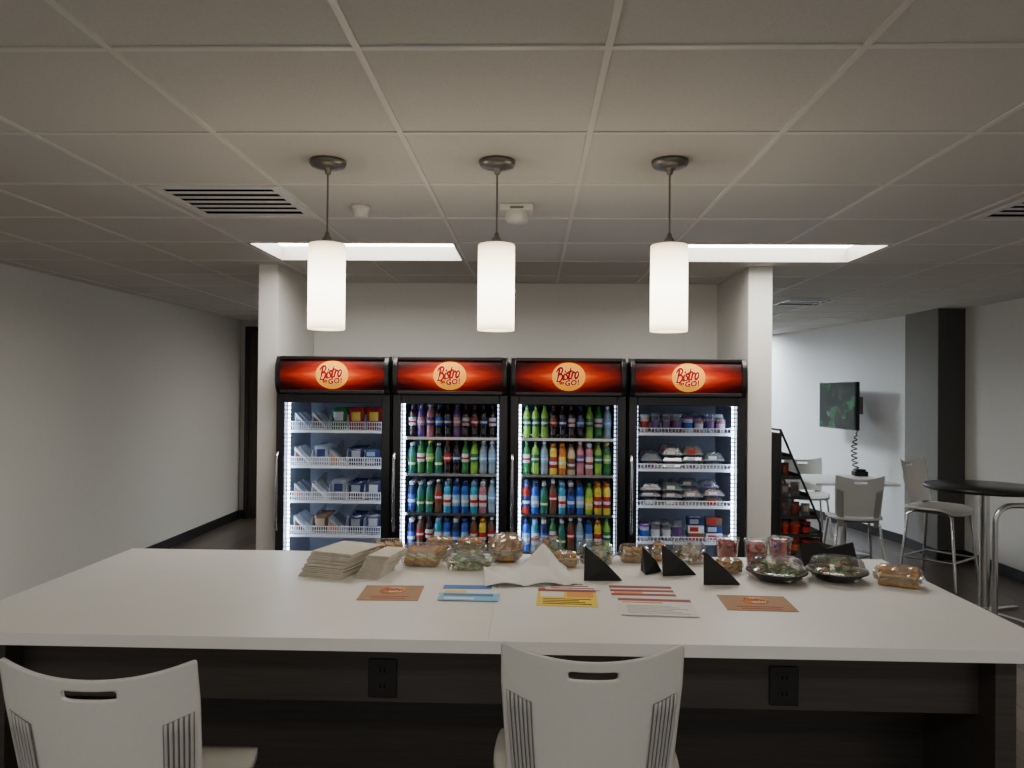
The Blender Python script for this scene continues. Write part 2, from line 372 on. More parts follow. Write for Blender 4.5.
vent(2.46, 7.0, 'small ceiling air diffuser past the alcove', 3, 0.45, 0.5)
r = root('smoke_detector', (-0.79, 3.42, ZC))
MB().lathe([(0.0, -0.001), (0.042, -0.001), (0.046, -0.010), (0.042, -0.016), (0.038, -0.018)], 24).obj('mounting_base', [M['white']], r)
MB().lathe([(0.038, -0.018), (0.037, -0.038), (0.030, -0.052), (0.016, -0.058), (0, -0.06)], 24).obj('sensor_cap', [M['white']], r)
tag(r, 'round white smoke detector on the ceiling', 'smoke detector')
r = root('alarm_speaker', (-0.08, 3.42, ZC))
MB().box(-0.075, 0.075, -0.06, 0.06, -0.03, -0.001).obj('housing', [M['white']], r, bevel=0.006)
MB().lathe([(0.05, -0.03), (0.055, -0.05), (0.045, -0.075), (0.0, -0.08)], 24).obj('grille_cap', [M['white']], r)
MB().box(-0.03, 0.03, -0.062, -0.058, -0.025, -0.015).obj('indicator_slot', [M['chairdark']], r)
tag(r, 'white box-mounted ceiling alarm with round cap', 'alarm')
r = root('sprinkler_head', (2.65, 4.05, ZC))
MB().lathe([(0.0, -0.001), (0.04, -0.001), (0.035, -0.01), (0.012, -0.012), (0.01, -0.035), (0.0, -0.035)], 20).obj('escutcheon', [M['white']], r)
MB().lathe([(0, -0.036), (0.022, -0.036), (0.022, -0.04), (0, -0.04)], 16).obj('deflector', [M['chrome']], r)
tag(r, 'small white ceiling sprinkler head', 'sprinkler')

# ------------------------------------------------------------------ pendants
for px in (-0.755, -0.137, 0.485):
    r = root('pendant_lamp', (px, 2.745, ZC))
    MB().lathe([(0, -0.001), (0.066, -0.001), (0.066, -0.012), (0.060, -0.022), (0.035, -0.03), (0.012, -0.034), (0.010, -0.05), (0, -0.05)], 32).obj('canopy', [M['nickel']], r)
    MB().tube([(0, 0, -0.045), (0, 0, -0.27)], 0.0035).obj('cord', [M['nickel']], r)
    MB().lathe([(0, -0.262), (0.007, -0.262), (0.010, -0.275), (0.018, -0.285), (0.02, -0.302), (0, -0.302)], 20).obj('socket_cap', [M['nickel']], r)
    MB().lathe([(0.018, -0.3045), (0.064, -0.305)], 40, sm=False).lathe([(0.064, -0.305), (0.0665, -0.308), (0.0665, -0.615), (0.062, -0.616), (0.062, -0.59)], 40).lathe([(0.062, -0.59), (0.0, -0.589)], 40, sm=False).obj('lamp_shade', [M['shade']], r)
    tag(r, 'lit white cylindrical glass pendant lamp hanging over the counter', 'pendant lamp', 'pendant lamps over the counter')

# ------------------------------------------------------------------ coolers
FW = 0.7775
def bulge(z):
    t = z/0.118
    return 0.034*max(0, 1-abs(t)**3)
scr_b = script_mesh(0.068, (.12, .08)); scr_bo = script_mesh(0.068, (.20, .08))
txt_g = text_mesh('GO!', 0.048, 0.0026, 0.15, 1.1); txt_go = text_mesh('GO!', 0.048, 0.0044, 0.15, 1.1); txt_t = text_mesh('to', 0.034, 0.0016, 0.2)
def wrapped(me0, name, mt, parent, dx, dz, off, ang=0.0, sz=1.0):
    me = me0.copy(); ca, sa = math.cos(ang), math.sin(ang)
    for v in me.vertices:
        x, y = v.co.x, v.co.y*sz
        X = x*ca - y*sa + dx; Z = x*sa + y*ca + dz
        v.co = (X, -(bulge(Z)+off), Z)
    me.materials.clear(); me.materials.append(mt)
    return put(name, me, parent)

def cooler(i, shelves, kind):
    cx = XL + 0.004 + FW*(i+0.5); hw = FW/2-0.007; D = 0.72; FY = 5.0
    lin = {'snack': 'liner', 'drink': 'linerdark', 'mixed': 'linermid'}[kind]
    r = root('display_cooler', (cx, FY, 0))
    b = MB()
    b.box(-hw, -hw+0.03, 0.06, D, 0.02, 1.575, 0).box(hw-0.03, hw, 0.06, D, 0.02, 1.575, 0)
    b.box(-hw+0.03, hw-0.03, D-0.03, D, 0.02, 1.575, 0).box(-hw, hw, 0.06, D, 1.575, 1.80, 0).box(-hw+0.03, hw-0.03, 0.06, D-0.03, 0.02, 0.16, 0)
    b.box(-hw+0.03, -hw+0.036, 0.065, D-0.03, 0.166, 1.56, 1).box(hw-0.036, hw-0.03, 0.065, D-0.03, 0.166, 1.56, 1)
    b.box(-hw+0.036, hw-0.036, D-0.04, D-0.03, 0.166, 1.56, 2).box(-hw+0.036, hw-0.036, 0.065, D-0.04, 1.56, 1.575, 1).box(-hw+0.036, hw-0.036, 0.065, D-0.04, 0.16, 0.166, 1)
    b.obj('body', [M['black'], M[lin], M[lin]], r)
    MB().box(-hw+0.01, hw-0.01, 0.02, 0.06, 0.02, 0.13).obj('kick_grille', [M['black']], r)
    hd = MB(); n = 14; cw = 0.036
    P = [(-(bulge(z)+0.014), z) for z in [-0.118+0.236*k/n for k in range(n+1)]]
    for sx in (-1, 1):
        xa, xb = (sx*(hw-.002), sx*(hw-cw))
        vs = [(xa, 0.06, -0.125)] + [(xa-sx*.006, y, z) for y, z in P] + [(xa, 0.06, 0.125)]
        vs2 = [(xb, 0.06, -0.125)] + [(xb, y, z) for y, z in P] + [(xb, 0.06, 0.125)]
        k = len(vs)
        fs = [tuple(range(k)), tuple(range(2*k-1, k-1, -1))] + [(a, (a+1) % k, k+(a+1) % k, k+a) for a in range(k)]
        hd.add(vs+vs2, fs, 0)
    hd.box(-hw+cw, hw-cw, -0.030, 0.06, 0.101, 0.122).box(-hw+cw, hw-cw, -0.030, 0.06, -0.122, -0.101)
    hd.obj('header_housing', [M['black']], r, (0, 0, 1.70), bevel=.003)
    sg = MB().grid(lambda u, v: ((u*2-1)*(hw-cw+.002), -bulge(-0.104+0.208*v), -0.104+0.208*v), 2, 16)
    sgo = sg.obj('sign_panel', [M['sign']], r, (0, 0, 1.70))
    def disc(u, v):
        a = u*2*math.pi
        X = 0.108*v*math.cos(a); Z = 0.093*v*math.sin(a)
        return (X, -(bulge(Z)+0.003), Z)
    MB().grid(disc, 54, 6).obj('logo_disc', [M['logo']], sgo)
    wrapped(scr_bo, 'logo_outline', M['logocream'], sgo, -0.006, 0.020, 0.0045, 0.16, 1.15)
    wrapped(scr_b, 'logo_lettering', M['logored'], sgo, -0.006, 0.020, 0.006, 0.16, 1.15)
    wrapped(txt_go, 'logo_outline', M['logocream'], sgo, 0.020, -0.042, 0.0048, 0.10)
    wrapped(txt_g, 'logo_lettering', M['logored'], sgo, 0.020, -0.042, 0.0064, 0.10)
    wrapped(txt_t, 'logo_lettering', M['logored'], sgo, -0.047, -0.040, 0.006, 0.1)
    dw = hw-0.003; gw = 0.324; gt, gb = 1.515, 0.26
    dr = MB().box(-dw, -gw, 0, 0.05, 0.14, 1.572).box(gw, dw, 0, 0.05, 0.14, 1.572).box(-gw, gw, 0, 0.05, gt, 1.572).box(-gw, gw, 0, 0.05, 0.14, gb)
    dro = dr.obj('door', [M['black']], r, bevel=0.004)
    MB().tube([(-0.363, -0.002, 1.18), (-0.363, -0.03, 1.16), (-0.363, -0.036, 1.13), (-0.363, -0.036, 0.72), (-0.363, -0.03, 0.69), (-0.363, -0.002, 0.67)], 0.010).obj('handle', [M['chrome']], dro)
    for sx in (-1, 1):
        strong = (sx < 0 and i < 3) or (sx > 0 and i == 3)
        st = MB(); xa = sx*0.315; ew = 0.006 if strong else 0.004
        for k in range(46):
            z = 0.28 + k*0.027
            if z+.021 > 1.52: break
            st.box(xa-ew, xa+ew, 0.070, 0.080, z, z+0.017)
        st.obj('light_strip', [M['led'] if strong else M['leddim']], r)
    iw = hw-0.046
    for z in shelves:
        sh = MB()
        sh.box(-iw, iw, 0.105, 0.111, z-0.014, z-0.002).box(-iw, iw, 0.62, 0.626, z-0.012, z-0.002)
        for k in range(25):
            xx = -iw+0.003 + (2*iw-0.006)*k/24
            sh.box(xx-0.0018, xx+0.0018, 0.111, 0.62, z-0.006, z-0.002)
        if kind != 'drink':
            ht = 0.05 if kind == 'snack' else 0.025
            sh.box(-iw, iw, 0.10, 0.104, z+ht, z+ht+0.006).box(-iw, iw, 0.10, 0.104, z-0.02, z-0.002)
            nn = 44 if kind == 'snack' else 30
            for k in range(nn):
                xx = -iw+0.003 + (2*iw-0.006)*k/(nn-1)
                sh.box(xx-0.002, xx+0.002, 0.1005, 0.1035, z-0.006, z+ht)
            if kind == 'snack': sh.box(-iw, iw, 0.1005, 0.1035, z+.022, z+.027)
        else:
            sh.box(-iw, iw, 0.098, 0.104, z-0.012, z+0.004)
        sh.obj('shelf', [M['wire'] if kind != 'drink' else M['chrome']], r)
    return tag(r, {'snack': 'black glass-door cooler stocked with sandwiches and snack bags', 'drink': 'black glass-door cooler filled with coloured drink bottles', 'mixed': 'black glass-door cooler holding tubs, cups and boxed food'}[kind], 'display cooler', 'row of display coolers'), cx

S_D = [1.285, 1.04, 0.775, 0.525]; S_1 = [1.33, 1.09, 0.855, 0.625]; S_4 = [1.335, 1.095, 0.85, 0.61]
_, c1 = cooler(0, S_1, 'snack'); _, c2 = cooler(1, S_D, 'drink'); _, c3 = cooler(2, S_D, 'drink'); _, c4 = cooler(3, S_4, 'mixed')

cache = {}
def bottle(kind, liq, lab, cap, loc, group, label, q=0.84):
    key = (kind, liq.name, lab.name, cap.name)
    if key not in cache:
        if kind == 0:
            p = [(0, 0, 0), (.022, 0, 0), (.029, .006, 0), (.0305, .03, 0), (.0285, .055, 0), (.030, .078, 0), (.0310, .080, 1), (.0310, .098, 3), (.0310, .112, 1), (.0310, .136, 0), (.0305, .152, 0), (.0245, .173, 0), (.0135, .187, 0), (.0115, .194, 0), (.0115, .205, 2), (.0140, .206, 2), (.0140, .219, 2), (.012, .221, 2), (0, .221, 2)]
        elif kind == 1:
            p = [(0, 0, 0), (.026, 0, 0), (.031, .006, 0), (.031, .045, 0), (.0316, .046, 1), (.0316, .070, 3), (.0316, .090, 1), (.0316, .122, 0), (.0285, .13, 0), (.0285, .138, 0), (.031, .146, 0), (.031, .160, 0), (.024, .178, 0), (.0175, .184, 0), (.020, .185, 2), (.020, .208, 2), (.018, .21, 2), (0, .21, 2)]
        else:
            p = [(0, 0, 0), (.027, 0, 0), (.031, .006, 0), (.031, .035, 0), (.0316, .036, 1), (.0316, .060, 3), (.0316, .075, 1), (.0316, .112, 0), (.0305, .14, 0), (.025, .162, 0), (.015, .178, 0), (.014, .188, 0), (.0165, .189, 2), (.0165, .205, 2), (0, .206, 2)]
        p = [(a*q, b, m_) for a, b, m_ in p]
        cache[key] = MB().lathe(p, 16).mesh('drink_bottle', [liq, lab, cap, WHT if lab is not WHT else RED])
    o = put('drink_bottle', cache[key], None, loc, (0, 0, random.uniform(0, 6)))
    return tag(o, label, 'bottle', group)

sodas = {
 'C': (0, COLA, RED, RED, 'dark cola bottle with red label on cooler shelf'),
 'B': (0, COLA, BLUE, BLUE, 'dark cola bottle with blue label on cooler shelf'),
 'W': (0, COLA, WHT, COLA, 'dark soda bottle with white label on cooler shelf'),
 'D': (0, COLA, NAVY, COLA, 'dark soda bottle with navy label on cooler shelf'),
 'P': (0, PURP, PINK, PURP, 'purple soda bottle with pink label on cooler shelf'),
 'p': (0, PINK, PURP, WHT, 'pink soda bottle with purple label on cooler shelf'),
 'G': (0, GRN, WHT, GRN, 'green soda bottle with white label on cooler shelf'),
 'H': (0, GRN, LIME, YEL, 'green soda bottle with lime label on cooler shelf'),
 'g': (0, LIME, GRN, GRN, 'lime green soda bottle on cooler shelf'),
 'w': (0, WATER, LBLUE, WHT, 'clear water bottle with pale blue label'),
 'R': (0, BRN, RED, WHT, 'brown soda bottle with red label on cooler shelf'),
 'T': (2, TEAL, GRN, WHT, 'teal tea bottle with green label on cooler shelf'),
 'u': (1, CYAN, WHT, LBLUE, 'cyan sports drink bottle on cooler shelf'),
 'b': (1, BLUE, LBLUE, NAVY, 'blue sports drink bottle on cooler shelf'),
 'n': (1, NAVY, BLUE, WHT, 'navy drink bottle with white cap on cooler shelf'),
 'y': (1, YEL, RED, ORANGE, 'yellow sports drink bottle on cooler shelf'),
 'o': (1, ORANGE, YEL, ORANGE, 'orange juice bottle on cooler shelf'),
 'k': (1, PINK, WHT, WHT, 'pink juice bottle on cooler shelf'),
 'c': (2, CREAM, BRN, BRN, 'cream coloured tea bottle on cooler shelf'),
 'r': (1, RED, NAVY, BLUE, 'red fruit drink bottle on cooler shelf'),
 't': (2, LIME, YEL, GRN, 'green tea bottle with yellow label on cooler shelf'),
}
rows2 = ['WPpBDPWCDW', 'TGHTCDGgww', 'nTTRubbukw', 'nRWubnbRyR']
rows3 = ['gggCDWBgGw', 'GgwyocpkgH', 'rbTRunbtyy', 'bunGTRwbyg']
for cx, rows in ((c2, rows2), (c3, rows3)):
    for z, row in zip(S_D, rows):
        for ri, dy in enumerate((0.15, 0.22, 0.29)):
            for k, ch in enumerate(row):
                if ri and random.random() < .15: ch = random.choice(row)
                kd, a, b_, cp, lb = sodas[ch]
                bottle(kd, a, b_, cp, (cx - 0.272 + k*0.0605, 5.0+dy, z), 'drink bottles in the coolers', lb)

# --- packaged goods
def pouch_mesh(front, lab, w_, h_, t_):
    mb = MB()
    for sgn in (1, -1):
        mb.grid(lambda u, v, s=sgn: ((u-.5)*w_*(1-0.06*(1-abs(2*v-1))), s*t_/2*max(0, (1-abs(2*u-1)**3))*max(0, (1-abs(2*v-1)**4)), v*h_), 10, 10,
                mi=lambda i, j: 1 if 2 <= i <= 7 and 4 <= j <= 7 else 0)
    return mb.mesh('snack_bag', [front, lab])
def box_mesh(side, lab, w_, d_, h_):
    mb = MB().box(-w_/2, w_/2, -d_/2, d_/2, 0, h_, 0).box(-w_/2*.8, w_/2*.3, -d_/2-0.001, -d_/2, h_*.2, h_*.8, 1).box(-w_/2*.7, w_/2*.7, -d_/2*.7, d_/2*.7, h_, h_+0.001, 1)
    return mb.mesh('food_box', [side, lab])
def wedge_mesh(side, fill, w_, d_, h_):
    vs = [(-w_/2, -d_/2, 0), (w_/2, -d_/2, 0), (w_/2, d_/2, 0), (-w_/2, d_/2, 0), (-w_/2, -d_/2, h_), (-w_/2, d_/2, h_)]
    mb = MB().add(vs, [(0, 3, 2, 1), (0, 4, 5, 3), (1, 2, 5, 4), (0, 1, 4), (3, 5, 2)], [0, 0, 0, 0, 0])
    s = -d_/2-0.0008
    mb.add([(-w_/2+.006, s, .012), (w_/2-.022, s, .012), (-w_/2+.006, s, h_-.028)], [(0, 1, 2)], 1)
    return mb.mesh('sandwich_pack', [side, fill])
def tub_mesh(body, lid, lab, r_, h_):
    return MB().lathe([(0, 0, 0), (r_*.8, 0, 0), (r_*.84, h_*.2, 2), (r_*.93, h_*.6, 0), (r_*.97, h_*.82, 0), (r_*1.03, h_*.83, 1), (r_*1.03, h_*.9, 1), (r_*.9, h_, 1), (0, h_, 1)], 18).mesh('food_tub', [body, lid, lab])
def clam_mesh(food, w_, d_, h_, lab=None, ph=0):
    mb = MB()
    mb.box(-w_/2, w_/2, -d_/2, d_/2, 0, 0.008, 2)
    mb.grid(lambda u, v: ((u-.5)*w_*.86, (v-.5)*d_*.86, 0.010+(h_-0.014)*max(0, (1-abs(2*u-1)**4)*(1-abs(2*v-1)**4))*(0.7+0.3*math.sin(11*u+5*v+ph))), 10, 8, 0)
    mb.grid(lambda u, v: ((u-.5)*w_, (v-.5)*d_, 0.008+(h_-0.008)*min(1, 4.5*max(0, min(u, 1-u, v, 1-v))*1.3)), 12, 12, 1, sm=False)
    if lab: mb.box(-w_*.3, w_*.1, -d_/2-.002, -d_/2-.001, .006, h_*.6, 3)
    return mb.mesh('clamshell_pack', [food, M['frost'], M['linermid'], lab or WHT])
def place(me, name, cat, label, loc, rot=(0, 0, 0), group=None):
    return tag(put(name, me, None, loc, rot), label, cat, group)

G1 = 'packaged snacks in the first cooler'
PN = ['red', 'green', 'navy', 'silver', 'slate blue', 'brown']
pm = [pouch_mesh(RED, YEL, .105, .15, .045), pouch_mesh(GRN, WHT, .105, .15, .045), pouch_mesh(NAVY, SILV, .105, .12, .045), pouch_mesh(SILV, NAVY, .105, .13, .045), pouch_mesh(SLATE, WHT, .105, .125, .045), pouch_mesh(BRN, CREAM, .105, .12, .045)]
wm = [wedge_mesh(WHT, BRN, .112, .07, .12), wedge_mesh(WHT, GREY, .112, .07, .115), wedge_mesh(SILV, MEAT, .112, .07, .11)]
bm = [box_mesh(WHT, BLUE, .105, .08, .05), box_mesh(NAVY, SILV, .105, .08, .05), box_mesh(WHT, RED, .105, .08, .05), box_mesh(NAVY, LBLUE, .105, .08, .05), box_mesh(BRN, RED, .105, .08, .05)]
xs = [-0.240, -0.120, 0.0, 0.120, 0.240]
lay1 = [['w1', 'w0', 'p1', 'p0', 'p0'], ['w0', 'p3', 'w2', 'p2', 'b1'], ['w2', 'w1', 'p3', 'p2', 'p4'], ['w0', 'p5', 'w2', 'p2', 'p4']]
for z, row in zip(S_1, lay1):
    for dy in (0.17, 0.27, 0.37):
        for xx, k in zip(xs, row):
            t, n_ = k[0], int(k[1])
            if t == 'w': place(wm[n_], 'sandwich_pack', 'sandwich', 'triangular packed sandwich standing on white cooler shelf', (c1+xx, 5+dy, z), group=G1)
            elif t == 'p': place(pm[n_], 'snack_bag', 'snack bag', 'upright %s snack bag on white cooler shelf' % PN[n_], (c1+xx, 5+dy, z), (-0.05, random.uniform(-.04, .04), 0), G1)
            else:
                place(bm[n_], 'food_box', 'food box', 'small printed food box on white cooler shelf', (c1+xx, 5+dy, z), group=G1)
                place(bm[1 if n_ == 3 else 3], 'food_box', 'food box', 'small printed food box on white cooler shelf', (c1+xx, 5+dy, z+0.052), (0, 0, 0), G1)
for z in S_1:
    for xx in (-0.180, -0.060, 0.060, 0.180):
        m_ = MB().add([(-.001, -.21, 0), (.001, -.21, 0), (.001, .2, 0), (-.001, .2, 0), (-.001, -.17, .10), (.001, -.17, .10), (.001, .2, .15), (-.001, .2, .15)],
                      [(0, 3, 2, 1), (4, 5, 6, 7), (0, 1, 5, 4), (1, 2, 6, 5), (2, 3, 7, 6), (3, 0, 4, 7)])
        tag(m_.obj('shelf_divider', [M['wire']], None, (c1+xx, 5.33, z)), 'thin white divider panel between snack lanes', 'shelf divider', 'shelf dividers')
G4 = 'packaged food in the last cooler'
tm = [tub_mesh(WHT, PURP, BLUE, .034, .11), tub_mesh(CREAM, WHT, RED, .033, .12), tub_mesh(BRN, WHT, WHT, .034, .09), tub_mesh(GREY, M['frost'], WHT, .034, .12), tub_mesh(M['frost'], M['frost'], PURP, .034, .13), tub_mesh(PINK, M['frost'], WHT, .032, .10)]
cms = [(BREAD, .045, WHT), (GREY, .05, None), (MEAT, .06, RED), (LEAF2, .05, WHT), (BRN, .04, None), (CREAM, .045, PURP), (TOM, .04, WHT)]
cm = [(clam_mesh(f_, .132, .12, h_, l_, i_), h_) for i_, (f_, h_, l_) in enumerate(cms)]
for dy in (0.16, 0.24, .32):
    for k in range(8):
        place(random.choice(tm), 'food_tub', 'tub', 'small lidded food tub on top cooler shelf', (c4-0.255+k*0.073, 5+dy, S_4[0]), group=G4)
for si in (1, 2):
    for dy in (.19, .33):
        for col_ in range(4):
            zz = 0; lim = random.choice((.14, .165, .18))
            while True:
                me_, h_ = random.choice(cm)
                if zz+h_ > lim: break
                place(me_, 'clamshell_pack', 'food container', 'clear clamshell pack of food stacked on cooler shelf', (c4-0.210+col_*0.140+random.uniform(-.003, .003), 5+dy, S_4[si]+zz), (0, 0, 0), G4)
                zz += h_+.003
for dy in (.16, .24):
    for k in range(4):
        place(random.choice(tm), 'food_tub', 'tub', 'small lidded food tub on lower cooler shelf', (c4-0.25+k*0.073, 5+dy, S_4[3]), group=G4)
for k in range(2):
    for lv in range(3):
        place(bm[(4, 2, 1)[(k+lv) % 3]], 'food_box', 'food box', 'small printed food box on lower cooler shelf', (c4+0.09+k*0.12, 5.17, S_4[3]+lv*0.052), group=G4)

# ------------------------------------------------------------------ counter
CX0, CX1, CY0, CY1, CZ = -1.73, 1.475, 2.12, 3.25, 0.91
r = root('worktop_island', (0, 0, 0))
MB().box(CX0, -0.1201, CY0, CY1, CZ-0.036, CZ).obj('worktop', [M['counter']], r, bevel=0.0012)
MB().box(-0.1199, CX1, CY0, CY1, CZ-0.036, CZ).obj('worktop', [M['counter']], r, bevel=0.0012)
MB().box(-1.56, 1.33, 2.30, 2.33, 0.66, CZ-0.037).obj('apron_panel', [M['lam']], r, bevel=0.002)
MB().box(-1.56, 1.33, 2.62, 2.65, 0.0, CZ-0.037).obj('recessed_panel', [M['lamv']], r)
MB().box(-1.56, 1.33, 3.12, 3.15, 0.0, CZ-0.037).obj('rear_panel', [M['lam']], r)
MB().box(-1.62, -1.56, 2.22, 3.18, 0.0, CZ-0.037).obj('end_panel', [M['lam']], r, bevel=0.002)
MB().box(1.33, 1.39, 2.22, 3.18, 0.0, CZ-0.037).obj('end_panel', [M['lam']], r, bevel=0.002)
tag(r, 'long white-topped island counter with dark wood base', 'counter')
for ox in (-0.448, 0.755):
    r = root('power_outlet', (ox, 2.299, 0.735))
    MB().box(-0.043, 0.043, -0.008, 0, -0.058, 0.058).obj('cover_plate', [M['black']], r, bevel=0.003)
    for zz in (0.023, -0.023):
        MB().box(-0.018, 0.018, -0.0095, -0.0085, zz-0.016, zz+0.016, 0).box(-.008, -.005, -.0103, -.0096, zz-.004, zz+.008, 1).box(.005, .008, -.0103, -.0096, zz-.004, zz+.008, 1).obj('socket', [M['black'], M['slot']], r)
    tag(r, 'black power outlet on the dark counter apron', 'power outlet', 'counter outlets')

# ------------------------------------------------------------------ chairs
def chair(name, loc, rz, sh, label, group, foot=True, H=0.345):
    r = root(name, loc, rz)
    def bs(u, v, off=0.0):
        uu = 2*u-1
        hw = 0.197 + 0.014*min(1, v*1.4)
        x = uu*hw
        z = sh+0.02 + H*v + 0.034*abs(uu)**2.2*v
        y = -0.205 - 0.055*v + 0.06*uu*uu*(1-0.35*v) - off
        return (x, y, z)
    nu, nv = 22, 28
    back = MB().grid(lambda u, v: bs(u, v), nu, nv, 0, True, skip=lambda i, j: 8 <= i <= 13 and j in (24, 25))
    bo = back.obj('backrest', [M['chair']], r)
    s_ = bo.modifiers.new('sub', 'SUBSURF'); s_.levels = 1; s_.render_levels = 2
    so = bo.modifiers.new('sol', 'SOLIDIFY'); so.thickness = 0.009; so.offset = 0
    for sx in (-1, 1):
        mb = MB()
        def strip(ua, ub, off, mi):
            def f(u, v):
                q = ua + (ub-ua)*u
                vv = -0.30 + 0.93*v
                uc = 0.5 + sx*(0.5 - 0.022 - 0.020*(1-v)**1.5 - q*0.140)
                p = bs(uc, max(vv, 0), off)
                return (p[0], p[1], p[2] + min(vv, 0)*H + (0.012*(1-q) if v > 0.99 else 0))
            mb.grid(f, 3, 12, mi)
        strip(0.0, 1.0, 0.008, 1)
        for k in range(6):
            a = k/6.0+.01
            strip(a, a+0.105, 0.0105, 0)
        uo = mb.obj('upright', [M['chairrib'], M['chairdark']], r)
        uo['label'] = 'grey ribbed side strip'
        so = uo.modifiers.new('sol', 'SOLIDIFY'); so.thickness = 0.002; so.offset = 0
    def seat(u, v):
        a = 2*u-1; b = 2*v-1
        ex_ = a*math.sqrt(max(0, 1-b*b*0.28)); ey_ = b*math.sqrt(max(0, 1-a*a*0.22))
        zz = sh - 0.012*(1-a*a)*(1-b*b) - (0.03*max(0, b-0.55)/0.45 if b > 0.55 else 0) + 0.012*a*a
        return (ex_*0.235, ey_*0.225, zz)
    so_ = MB().grid(seat, 16, 16).obj('seat', [M['chair']], r)
    so = so_.modifiers.new('sol', 'SOLIDIFY'); so.thickness = 0.02; so.offset = -1
    for sx in (-1, 1):
        for sy in (-1, 1):
            MB().tube([(sx*0.15, sy*0.14, sh-0.035), (sx*0.185, sy*0.175, sh-0.06), (sx*0.225, sy*0.225, 0.012)], 0.012).obj('leg', [M['chrome']], r)
    MB().box(-0.16, 0.16, -0.15, 0.15, sh-0.045, sh-0.03).obj('seat_frame', [M['chairdark']], r, bevel=0.004)
    if foot:
        zf = 0.24; q = 0.185+0.04*(sh-0.06-zf)/(sh-0.07)
        MB().tube([(-q, q-.01, zf), (q, q-.01, zf)], 0.010).tube([(-q, -q+.01, zf), (q, -q+.01, zf)], 0.010).tube([(-q, -q+.01, zf), (-q, q-.01, zf)], .01).tube([(q, -q+.01, zf), (q, q-.01, zf)], .01).obj('footrest', [M['chrome']], r)
    return tag(r, label, 'chair', group)
chair('counter_stool', (-0.925, 1.82, 0), math.radians(1), 0.667, 'ivory plastic counter stool with handle slot at the counter', 'counter stools', H=.31)
chair('counter_stool', (0.143, 2.0, 0), 0, 0.660, 'ivory plastic counter stool pushed under the counter', 'counter stools', H=.31)
chair('counter_stool', (3.42, 6.5, 0), math.radians(-140), 0.66, 'ivory counter stool beside the round black high table', 'counter stools')
chair('dining_chair', (3.02, 7.25, 0), math.radians(-8), 0.46, 'ivory plastic chair at the white table', 'dining chairs', foot=False)
chair('dining_chair', (3.12, 8.75, 0), math.radians(172), 0.46, 'ivory plastic chair on the far side of white table', 'dining chairs', foot=False)

# ------------------------------------------------------------------ items on counter
def logo_card(loc, rz, w_, d_, label):
    r = root('counter_sign', loc, rz)
    MB().box(-w_/2, w_/2, -d_/2, d_/2, 0, 0.0012).obj('card', [M['kraft']], r)
    MB().lathe([(0, 0.0014), (0.045, 0.0014), (0.045, 0.0018), (0, 0.0018)], 28, T=Matrix.Translation((0, d_*0.14, 0))).obj('logo_disc', [M['printorange']], r)
    for me0, dx, dy, mt in ((scr_b, 0, .012, M['printred']), (txt_g, .01, -.018, M['paper'])):
        me = me0.copy()
        for v in me.vertices: v.co = (v.co.x*.48+dx, v.co.y*.48+dy+d_*.14, 0.0022)
        me.materials.clear(); me.materials.append(mt); put('logo_lettering', me, r)
    b = MB()
    for k in range(2): b.box(-w_*.33+k*.01, w_*.33-k*.01, -d_*.28-k*.022, -d_*.28-k*.022+.008, 0.0013, 0.0016)
    b.obj('print_line', [M['printred']], r)
    return tag(r, label, 'sign')
E = 0.0008
logo_card((-0.48, 2.60, CZ+E), 0.03, 0.205, 0.19, 'flat brown kraft card with orange round logo on counter')
logo_card((0.745, 2.545, CZ+E), -0.04, 0.225, 0.18, 'flat brown kraft card with orange logo beside black napkins')
def leaflet(loc, rz, w_, d_, base, bands, label, k=0.0):
    mats = [base]; mb = MB().box(-w_/2, w_/2, -d_/2, d_/2, 0, 0.001, 0)
    for (x0, x1, y0, y1, m_) in bands:
        if m_ not in mats: mats.append(m_)
        mb.box(-w_/2+x0*w_, -w_/2+x1*w_, -d_/2+y0*d_, -d_/2+y1*d_, 0.001, 0.0013, mats.index(m_))
    return tag(mb.obj('leaflet', mats, None, loc, (0, 0, rz)), label, 'leaflet')
PB = c('print_blue', (0.03, 0.16, 0.5), .6); PLB = c('print_light_blue', (0.2, 0.5, 0.75), .6); PY = c('print_yellow', (0.85, 0.62, 0.04), .6); PM = c('print_maroon', (0.30, 0.03, 0.03), .6)
PO = c('print_orange', (0.8, 0.3, 0.05), .6); PG = c('print_grey', (0.45, 0.44, 0.43), .7)
def lines(n, y0, y1, m_, x0=.1, x1=.9):
    out = []
    for k in range(n):
        yy = y0+(y1-y0)*k/n
        out.append((x0, x1-0.1*((k*7) % 3), yy, yy+(y1-y0)/n*.45, m_))
    return out
leaflet((-0.225, 2.66, CZ+E), 0.02, .19, .12, M['paper'], [(.05, .95, .5, .95, PB), (.1, .5, .1, .35, PY)], 'small white and blue promotional leaflet lying on counter')
leaflet((-0.21, 2.555, CZ+0.003), -0.03, .20, .09, PLB, [(.05, .9, .6, .9, PB), (.1, .6, .15, .4, M['paper'])], 'blue promotional leaflet lying on counter')
leaflet((0.12, 2.58, CZ+E), -0.04, .20, .22, PY, [(0, 1, .80, 1, PM)] + lines(4, .1, .45, BRN) + [(.05, .45, .5, .78, M['paper']), (.5, .95, .5, .78, PO)], 'yellow leaflet with dark red header on counter')
leaflet((0.145, 2.72, CZ+0.003), -0.04, .19, .10, M['paper'], lines(3, .1, .9, PM), 'white leaflet with dark red bands on counter')
leaflet((0.385, 2.66, CZ+E), -0.02, .22, .16, M['paper'], [(0, 1, .8, 1, PM), (0, 1, .5, .68, PM), (0, 1, .18, .36, PM), (.05, .5, .37, .48, PO)], 'leaflet with dark red bands on counter')
